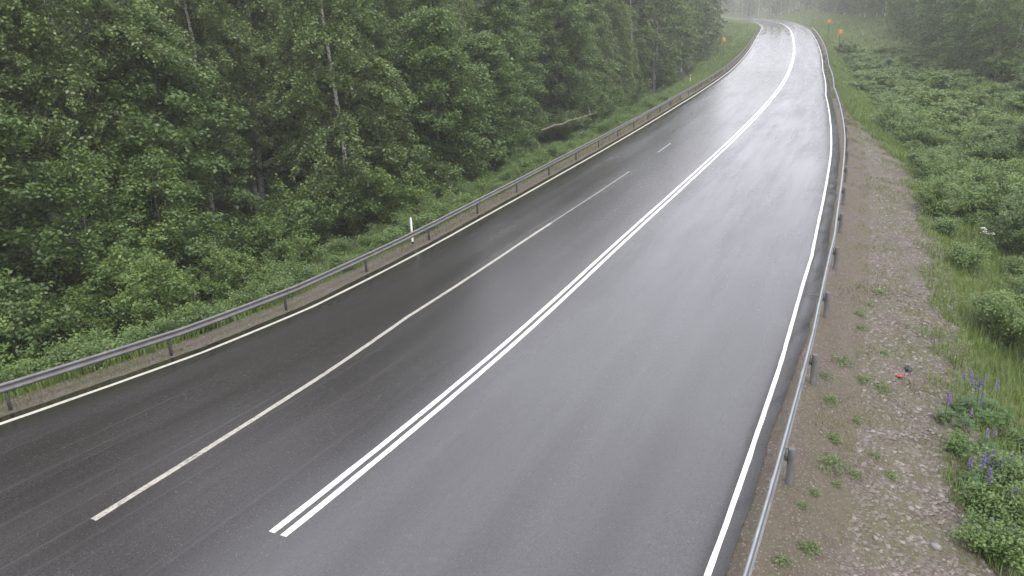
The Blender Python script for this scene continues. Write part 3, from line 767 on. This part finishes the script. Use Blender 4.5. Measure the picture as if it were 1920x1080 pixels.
gw = lambda s: np.interp(s, [-20, 0, 8, 20, 32, 42, 58, 400], [3.9, 3.9, 3.5, 3.7, 3.4, 2.0, 1.1, 1.0])
blades(95000, -6, 120, lambda s: (sv(WR, s) + gw(s) - .15 + .5 * wob(s, s * .5, 1.7, 2) + .3 * wob(s, s, 4.3, 1), sv(WR, s) + gw(s) + 5.5), .24, .019, M['grass'], None, 'grass', 'yellow green grass on the slope right of the gravel')
blades(42000, -7, 75, lambda s: (sv(WR, s) + .95, sv(WR, s) + gw(s) + .3), .075, .013, M['dry_grass'], lambda s, d: ss(.05 - .004 * s, .5, wob(s, d, .9, 5) * .6 + .5 * wob(s, d, 2.7, 1)) * .9 + .02, 'grass', 'thin mossy grass between the stones of the right gravel slope')
blades(45000, 4, 110, lambda s: (sv(WR, s) + gw(s) + 3.5, sv(WR, s) + gw(s) + 14), .42, .022, M['grass'], None, 'grass', 'tall grass between the bushes of the right slope')
blades(26000, 120, 330, lambda s: (-(sv(WL, s) + 10), -(sv(WL, s) + .9)), .3, .03, M['grass'], None, 'grass', 'grass bank inside the far bend')
blades(26000, 105, 360, lambda s: (sv(WR, s) + 1.2, sv(WR, s) + 17), .3, .03, M['grass'], None, 'grass', 'grass bank outside the far bend')

blades(34000, 4, 75, lambda s: (sv(WR, s) + np.maximum(gw(s) - 2.0 - .02 * s, .9), sv(WR, s) + gw(s) + .3), .085, .012, M['dry_grass'], lambda s, d: .06 + .75 * ss(.1, .8, wob(s * 1.3 + d, d * 1.9 - s * .6, 1.9, 3) * .6 + .6 * wob(s - .7 * d, s * .5 + 2 * d, 4.3, 1)), 'grass', 'ragged grass edge creeping into the right gravel')

def pebble_field(n, s0, s1, lo, hi, smin, smax, name, label):
    s = s0 + (s1 - s0) * rng.uniform(size=n) ** 1.6; d = rng.uniform(lo, hi, n) + (sv(WR, s) if lo > 0 else -sv(WL, s))
    P = pos(s, d, 0, True); k = len(P)
    base = np.array([[1, 0, 0], [.3, .95, 0], [-.8, .6, 0], [-.8, -.6, 0], [.3, -.95, 0], [.15, .1, .75], [0, 0, -.5]])
    sz = smin + (smax - smin) * rng.uniform(size=k) ** 3.5
    V = base[None] * (1 + rng.normal(size=(k, 7, 1)) * .2) * sz[:, None, None] * np.array([1, .75, .6])
    a = rng.uniform(0, 6.28, k); ca, sa = np.cos(a)[:, None], np.sin(a)[:, None]
    V = np.stack([V[..., 0] * ca - V[..., 1] * sa, V[..., 0] * sa + V[..., 1] * ca, V[..., 2]], -1) + P[:, None]
    tri = np.array([[i, (i + 1) % 5, 5] for i in range(5)])
    m = MB(); m.add(V.reshape(-1, 3), (tri[None] + (np.arange(k) * 7)[:, None, None]).reshape(-1, 3))
    return tag(obj(name, m.mesh(name, M['stone'])), label, 'gravel', kind='stuff')
pebble_field(38000, -8, 60, 1.7, 4.2, .012, .075, 'gravel', 'loose stones scattered over the right slope')
pebble_field(9000, -8, 45, .5, 2.2, .006, .022, 'gravel', 'fine gravel beside the right guardrail')
pebble_field(16000, -12, 60, -1.45, -.36, .009, .032, 'gravel', 'stony gravel strip under the left guardrail')

# ------------------------------------------------------------------ countable small plants
def herb(u, v, lab, group=None, sc=1.0):
    s, d = at(u, v); return bush('herb', s, d, lab, group, sc, None, 'herb_plant', 'plant')
for s in np.arange(-8, 60, 1.1):
    for dd in (1.9, 2.9, 4.6, 6.4):
        if rng.uniform() < .35 or (dd > 4 and (s < 8 or s > 40 or 12 < s < 17)): continue
        s_ = s + rng.uniform(-.5, .5); d_ = -(sv(WL, s_) + dd + rng.uniform(-.2, .6))
        bush('herb', s_, d_, 'leafy herb right behind the left guardrail, ' + zone(s_, d_), 'herbs behind the left guardrail, ' + zone(s_, d_), rng.uniform(.45, 1.0), None, 'herb_plant', 'plant')
for s in np.arange(2, 60, 1.25):
    for dd in (4.9, 6.2, 7.5):
        if rng.uniform() < .4: continue
        s_ = s + rng.uniform(-.6, .6); d_ = sv(WR, s_) + dd + rng.uniform(-.5, .5)
        if s_ < 10 and dd < 6: continue
        bush('herb', s_, d_, 'leafy herb in the tall growth right of the gravel, ' + zone(s_, d_), 'herbs on the right slope, ' + zone(s_, d_), rng.uniform(.5, 1.0), None, 'herb_plant', 'plant')
for u, v, sc, lab in [(1895, 930, .8, 'tall leafy herb at the right picture edge below the lupin row'), (1905, 1010, .75, 'leafy herb in the lower right corner, beside the lowest lupin'),
                      (1870, 1055, .7, 'leafy herb at the bottom of the picture, at the foot of the gravel slope'), (1790, 850, .45, 'low green herb at the gravel edge left of the lupin row'),
                      (1850, 960, .6, 'herb with light leaves below the lupin row'), (1912, 850, .5, 'small herb at the right picture edge above the lupin row')]:
    herb(u, v, lab, None, sc)

def umbel_proto(seed, n, H):
    r = np.random.default_rng(seed); st, fo, fl = MB(), MB(), []
    for i in range(n):
        a = r.uniform(0, 6.28); rr = .28 * r.uniform(.1, 1); h = H * r.uniform(.75, 1.1); top = np.array([math.cos(a) * rr, math.sin(a) * rr, h])
        st.tube([(top[0] * .3, top[1] * .3, -.05), top * np.array([.7, .7, .6]), top], [.008, .006, .004], 4, 0, False)
        m = MB(); P = top + np.stack([r.normal(size=34) * .055, r.normal(size=34) * .055, r.normal(size=34) * .008], 1)
        m.leaves(P, .034, .9, 1.6, 0, 0, r); fl.append(m.mesh('umbel', M['umbel']))
        P = top * .45 + r.normal(size=(60, 3)) * np.array([.16, .16, .12]); fo.leaves(P[P[:, 2] > .02], .10, .5, .9, .2, 0, r)
    return st.mesh('umbel_stem', M['herb_leaf']), fo.mesh('umbel_leaves', M['herb_leaf']), fl
UMB = [umbel_proto(201, 4, .95), umbel_proto(202, 3, .9), umbel_proto(203, 5, 1.0)]
for u, v, k, lab in [(815, 398, 0, 'white flowering umbel plant behind the guardrail, just right of the delineator post'), (842, 384, 2, 'taller white umbel plant farther right of the delineator post'),
                     (430, 570, 1, 'white umbel plant behind the guardrail in front of the tall light bush'), (375, 597, 2, 'white flowers by the left guardrail, below the bare white birch trunk'),
                     (560, 498, 0, 'small white umbels above the guardrail left of the tall birch'), (250, 640, 1, 'pale umbel plant next to the bright green bush on the left'),
                     (1838, 478, 0, 'small white flowers on the right slope, lowest of the white patches'), (1855, 420, 2, 'white umbel plant on the right slope near the dark bush'),
                     (1880, 438, 1, 'white umbels at the right picture edge by the dark bush'), (1842, 395, 0, 'uppermost white umbel plant on the right slope')]:
    s, d = at(u, v); r = empty('cow_parsley', pos(s, d, 0, True), rng.uniform(0, 6), lab, 'wildflower', 'white umbel flowers')
    st, fo, fl = UMB[k]; obj('stem', st, r); obj('leaves', fo, r)
    for m in fl: obj('flower_head', m, r)

def lupin(u, v, nsp, H, R, nlf, mat, lab, seed):
    r = np.random.default_rng(seed); s, d = at(u, v)
    root = empty('lupin_plant', pos(s, d, 0, True), 0, lab, 'wildflower', 'lupins on the right slope')
    fo = MB()
    for i in range(nlf):                                     # palmate leaves on thin stalks
        a = r.uniform(0, 6.28); rr = R * math.sqrt(r.uniform(.02, 1)); h = .5 * H * (1 - .6 * (rr / R) ** 2) * r.uniform(.35, 1.2)
        c = np.array([math.cos(a) * rr, math.sin(a) * rr, h])
        fo.tube([(c[0] * .4, c[1] * .4, 0), c], [.004, .003], 3, 0, False)
        k = 9; b = np.arange(k) * 6.28 / k + r.uniform(0, 6); L = .085 * r.uniform(.8, 1.3)
        tl = r.normal(size=2) * .5; di = np.stack([np.cos(b), np.sin(b), tl[0] * np.cos(b) + tl[1] * np.sin(b) + r.uniform(-.1, .25, k)], 1); sd = np.stack([-np.sin(b), np.cos(b), 0 * b], 1)
        V = np.stack([c + di * .005, c + di * L * .6 + sd * L * .17, c + di * L, c + di * L * .6 - sd * L * .17], 1)
        fo.add(V.reshape(-1, 3), np.arange(k * 4).reshape(k, 4))
    obj('leaves', fo.mesh('lupin_leaves', M['lupin_leaf']), root)
    for i in range(nsp):
        a = r.uniform(0, 6.28); rr = R * .75 * r.uniform(.1, 1); h = H * r.uniform(.8, 1.12); sl = .24 * r.uniform(.7, 1.2)
        b = np.array([math.cos(a) * rr * .5, math.sin(a) * rr * .5, 0]); tp = np.array([math.cos(a) * rr, math.sin(a) * rr, h])
        m = MB(); m.tube([b, tp], [.006, .004], 4, 1, False)
        n = 110; t = r.uniform(0, 1, n); an = r.uniform(0, 6.28, n); rad = .026 * (1 - t * .75)
        P = (tp - np.array([0, 0, sl]))[None] + np.stack([np.cos(an) * rad, np.sin(an) * rad, t * sl], 1)
        m.leaves(P, .028, .8, .4, -.5, 0, r); obj('flower_spike', m.mesh('lupin_spike', [M[mat], M['lupin_leaf']]), root)
for k, a in enumerate([(1832, 792, 8, .95, .62, 150, 'lupin_flower', 'large dark leaved lupin with a cluster of purple spikes, uppermost lupin'),
          (1772, 806, 2, .75, .2, 25, 'lupin_pale', 'pale pinkish lupin spikes at the gravel edge, left of the other lupins'),
          (1811, 826, 1, .6, .2, 18, 'lupin_pale', 'single small lupin spike just below the big dark leaved lupin'),
          (1845, 842, 2, .6, .25, 30, 'lupin_pale', 'faded lupin right below the big dark leaved lupin'),
          (1832, 925, 5, .8, .4, 90, 'lupin_flower', 'lupin clump with upright purple spikes at the left end of the lower row'),
          (1862, 930, 4, .75, .35, 80, 'lupin_flower', 'purple lupin in the middle of the lower row'),
          (1905, 905, 3, .6, .35, 60, 'lupin_flower', 'purple lupin at the right end of the lower row, by the picture edge'),
          (1890, 1005, 2, .75, .3, 60, 'lupin_flower', 'lone tall lupin below the lower row, near the right picture edge'),
          (1868, 1020, 3, .42, .3, 60, 'lupin_flower', 'low blue lupin among grass at the bottom right')]):
    lupin(*a, 300 + k)

def weed_proto(seed, R, n):
    r = np.random.default_rng(seed); m = MB()
    a = r.uniform(0, 6.28, n); rr = R * np.sqrt(r.uniform(0, 1, n)); P = np.stack([np.cos(a) * rr, np.sin(a) * rr, r.uniform(.01, .09, n) * (1.2 - rr / R)], 1)
    cs = np.array([[r.normal() * R * .2, r.normal() * R * .2] for _ in range(6)])
    P[:, :2] += cs[r.integers(0, 6, n)]
    for c_ in cs: m.tube([(0, 0, .01), (c_[0], c_[1], .03)], .004, 4)
    m.leaves(P, .055, .35, .9, -.3, 0, r); return m.mesh('weed', M['herb_leaf'])
WD = [weed_proto(401 + i, .13 + .03 * i, 110 + 25 * i) for i in range(4)]
for u, v, sc, lab in [(1577, 684, 1.3, 'bright green weed tuft level with the second guardrail post from below, largest of the tufts'), (1549, 704, .7, 'small weed right beside the second guardrail post from below'),
        (1615, 706, .9, 'weed tuft right of the largest bright tuft'), (1559, 744, 1.0, 'weed tuft just below the largest bright tuft'), (1650, 736, .9, 'weed tuft left of the red litter on the stony slope'),
        (1563, 815, .9, 'weed tuft between two pale pebbles beside the guardrail'), (1551, 868, 1.2, 'spreading weed patch right of the nearest guardrail post'), (1603, 882, 1.1, 'long weed patch farther right of the nearest guardrail post'),
        (1637, 849, .7, 'small bright weed amid the stones above the long weed patch'), (1672, 893, .8, 'weed on the stones right of the long weed patch'), (1567, 925, .7, 'lone weed below the spreading patch by the nearest post'),
        (1523, 931, .6, 'yellowish small weed just below the nearest guardrail post'), (1499, 967, .6, 'weed close to the rail below the nearest post'), (1511, 1042, 1.1, 'bright weed patch near the bottom of the gravel'),
        (1467, 1073, .8, 'weed at the bottom picture edge beside the guardrail'), (1603, 791, .6, 'faint weed on the gravel above the two pebbles'), (1632, 574, .8, 'weed tuft high on the gravel, right of the third guardrail post'),
        (1610, 590, .9, 'weed tuft nearest the third guardrail post from below'), (1642, 545, 1.0, 'uppermost weed patch on the stony gravel'), (1612, 614, .7, 'weed below the tuft by the third guardrail post'), (1657, 660, .8, 'weed on the stony slope above the red litter')]:
    s, d = at(u, v); o = obj('weed', WD[rng.integers(4)], None, pos(s, d, 0, True), rng.uniform(0, 6)); o.scale = (sc * 1.2,) * 3
    tag(o, lab, 'weed', 'weeds on the right gravel')

def rock(r, sz, sq=.65):
    import itertools
    m = MB(); n, k = 8, 5; ph = np.linspace(-1.45, 1.45, k); an = np.arange(n) * 6.28 / n
    P = np.array([[(math.cos(p) * math.cos(a), math.cos(p) * math.sin(a) * .8, math.sin(p) * sq) for a in an] for p in ph]) * sz
    P *= 1 + r.normal(size=(k, n, 1)) * .10
    P = np.concatenate([P, P[:, :1]], 1); m.grid(P)
    m.add(np.vstack([P[-1, :n], P[-1, :n].mean(0)]), [[i, (i + 1) % n, n] for i in range(n)])
    return m
for u, v, sz, lab in [(1559, 777, .035, 'small white pebble on the gravel beside the guardrail, upper of two'), (1539, 812, .034, 'small white pebble beside the guardrail, lower of two'), (1611, 678, .036, 'pale pebble right of the largest weed tuft'),
                      (1640, 1030, .055, 'pale stone among the rubble low on the gravel slope'), (1755, 1045, .10, 'flat pale rock at the foot of the stony slope, near the bottom'), (1763, 932, .08, 'pale rock at the edge of the stones below the lupins'), (1735, 823, .04, 'pale pebble on the slope left of the faded lupins')]:
    s, d = at(u, v); o = obj('stone', rock(rng, sz).mesh('stone', M['pale_stone'], True), None, pos(s, d, sz * .2, True), rng.uniform(0, 6)); tag(o, lab, 'stone')
def crumple(seed, w, mat, th=.012):
    r = np.random.default_rng(seed); n = 7; x = np.linspace(-w, w, n)
    X, Y = np.meshgrid(x, x * .6, indexing='ij'); Z = .03 + r.normal(size=(n, n)) * .022
    P = np.stack([X + r.normal(size=(n, n)) * w * .08, Y + r.normal(size=(n, n)) * w * .08, Z], -1)
    m = MB(); m.grid(P); m.grid(P - np.array([0, 0, th]), flip=True); return m.mesh('litter', mat)
s, d = at(1687, 717); tag(obj('litter', crumple(1, .09, M['litter_red']), None, pos(s, d, .02, True), .5), 'crumpled scrap of red litter on the stony slope', 'litter')
s, d = at(1703, 705); tag(obj('litter', crumple(2, .12, M['litter_black']), None, pos(s, d, .02, True), 1.2), 'crumpled black scrap just above the red litter', 'litter')
s, d = at(1530, 559); m = MB(); m.tube([(-.22, 0, .02), (-.05, .03, .03), (.1, -.01, .02), (.24, .03, .015)], [.012, .011, .009, .005], 5); m.tube([(-.05, .03, .03), (.02, .12, .04)], [.007, .003], 4)
tag(obj('twig', m.mesh('twig', M['dead_wood']), None, pos(s, d, .01, True), -.4), 'pale dry twig lying between the asphalt edge and the right guardrail', 'twig')
p = pos(39.5, -12.0, .3, True); r = np.random.default_rng(5); m = MB()
a0, a1 = np.array([-1.9, .3, .75]), np.array([2.0, .1, 1.9]); u_ = np.linspace(0, 1, 9)[:, None]; T = a0 + (a1 - a0) * u_ + r.normal(size=(9, 3)) * .05; m.tube(T, np.linspace(.075, .022, 9), 6)
for k in (3, 4, 5, 6, 7):
    e = r.normal(size=3) * np.array([.4, .4, .5]) + np.array([.3, 0, .25]); m.tube([T[k], T[k] + e * .5, T[k] + e + np.array([0, 0, -.1])], [.022, .015, .006], 4)
tag(obj('fallen_branch', m.mesh('fallen_branch', M['dead_wood']), None, p, 0), 'bare dead branch leaning over bushes at the left forest edge', 'branch')

# ------------------------------------------------------------------ mist
HZ = .00095
t = NT('mist'); v = t.n('VolumePrincipled', {'Color': (.79, .81, .78, 1), 'Density': HZ, 'Anisotropy': .25})
t.t.links.new(v.outputs[0], t.out.inputs['Volume'])
lo = PG.reshape(-1, 3).min(0); hi = PG.reshape(-1, 3).max(0)
top = 34.0
m = MB(); c = (lo + hi) / 2; z0 = lo[2] - 1
m.box((c[0], c[1], (z0 + top) / 2), hi[0] - lo[0] + 30, hi[1] - lo[1] + 30, top - z0)
hz = tag(obj('haze', m.mesh('haze', t.m)), kind='stuff')

# ------------------------------------------------------------------ camera, light, world
cam = bpy.data.cameras.new('camera'); co = bpy.data.objects.new('camera', cam); C.objects.link(co)
from mathutils import Matrix
mw = Matrix(((RT[0], UP[0], -fwd[0], 0), (RT[1], UP[1], -fwd[1], 0), (RT[2], UP[2], -fwd[2], CAM_H), (0, 0, 0, 1)))
co.matrix_world = mw
cam.sensor_width = 36; cam.lens = 36 * F_PX / 1920; cam.clip_start = .1; cam.clip_end = 3000
scene.camera = co
SUN_EL, SUN_AZ = R_(58), R_(160)
w = bpy.data.worlds.new('World'); scene.world = w; w.use_nodes = True
nt = w.node_tree; nt.nodes.clear()
out = nt.nodes.new('ShaderNodeOutputWorld'); bg = nt.nodes.new('ShaderNodeBackground'); sky = nt.nodes.new('ShaderNodeTexSky')
sky.sky_type = 'NISHITA'; sky.sun_disc = False; sky.sun_elevation = SUN_EL; sky.sun_rotation = SUN_AZ
sky.dust_density = 4.0; sky.air_density = 1.0; sky.ozone_density = 1.0
mx = nt.nodes.new('ShaderNodeMix'); mx.data_type = 'RGBA'; mx.inputs[0].default_value = .82     # closed cloud deck over the sky
mx.inputs[7].default_value = (11.3, 11.1, 12.2, 1)
nt.links.new(sky.outputs[0], mx.inputs[6]); nt.links.new(mx.outputs[2], bg.inputs[0]); bg.inputs[1].default_value = .15
nt.links.new(bg.outputs[0], out.inputs[0])
sun = bpy.data.lights.new('sun', 'SUN'); sun.energy = 1.5; sun.angle = R_(14); sun.color = (1, .97, .93)
so = bpy.data.objects.new('sun', sun); C.objects.link(so)
so.rotation_euler = (math.pi / 2 - SUN_EL, 0, math.pi - SUN_AZ)
scene.view_settings.view_transform = 'Standard'; scene.view_settings.look = 'None'; scene.view_settings.gamma = 1
scene.view_settings.exposure = 0.58
scene.render.engine = 'CYCLES'
cy = scene.cycles
cy.max_bounces = 6; cy.diffuse_bounces = 3; cy.glossy_bounces = 3; cy.transmission_bounces = 3; cy.volume_bounces = 1; cy.transparent_max_bounces = 8
cy.use_denoising = True
try: cy.denoiser = 'OPENIMAGEDENOISE'
except Exception: pass
print('objects', len(scene.objects))
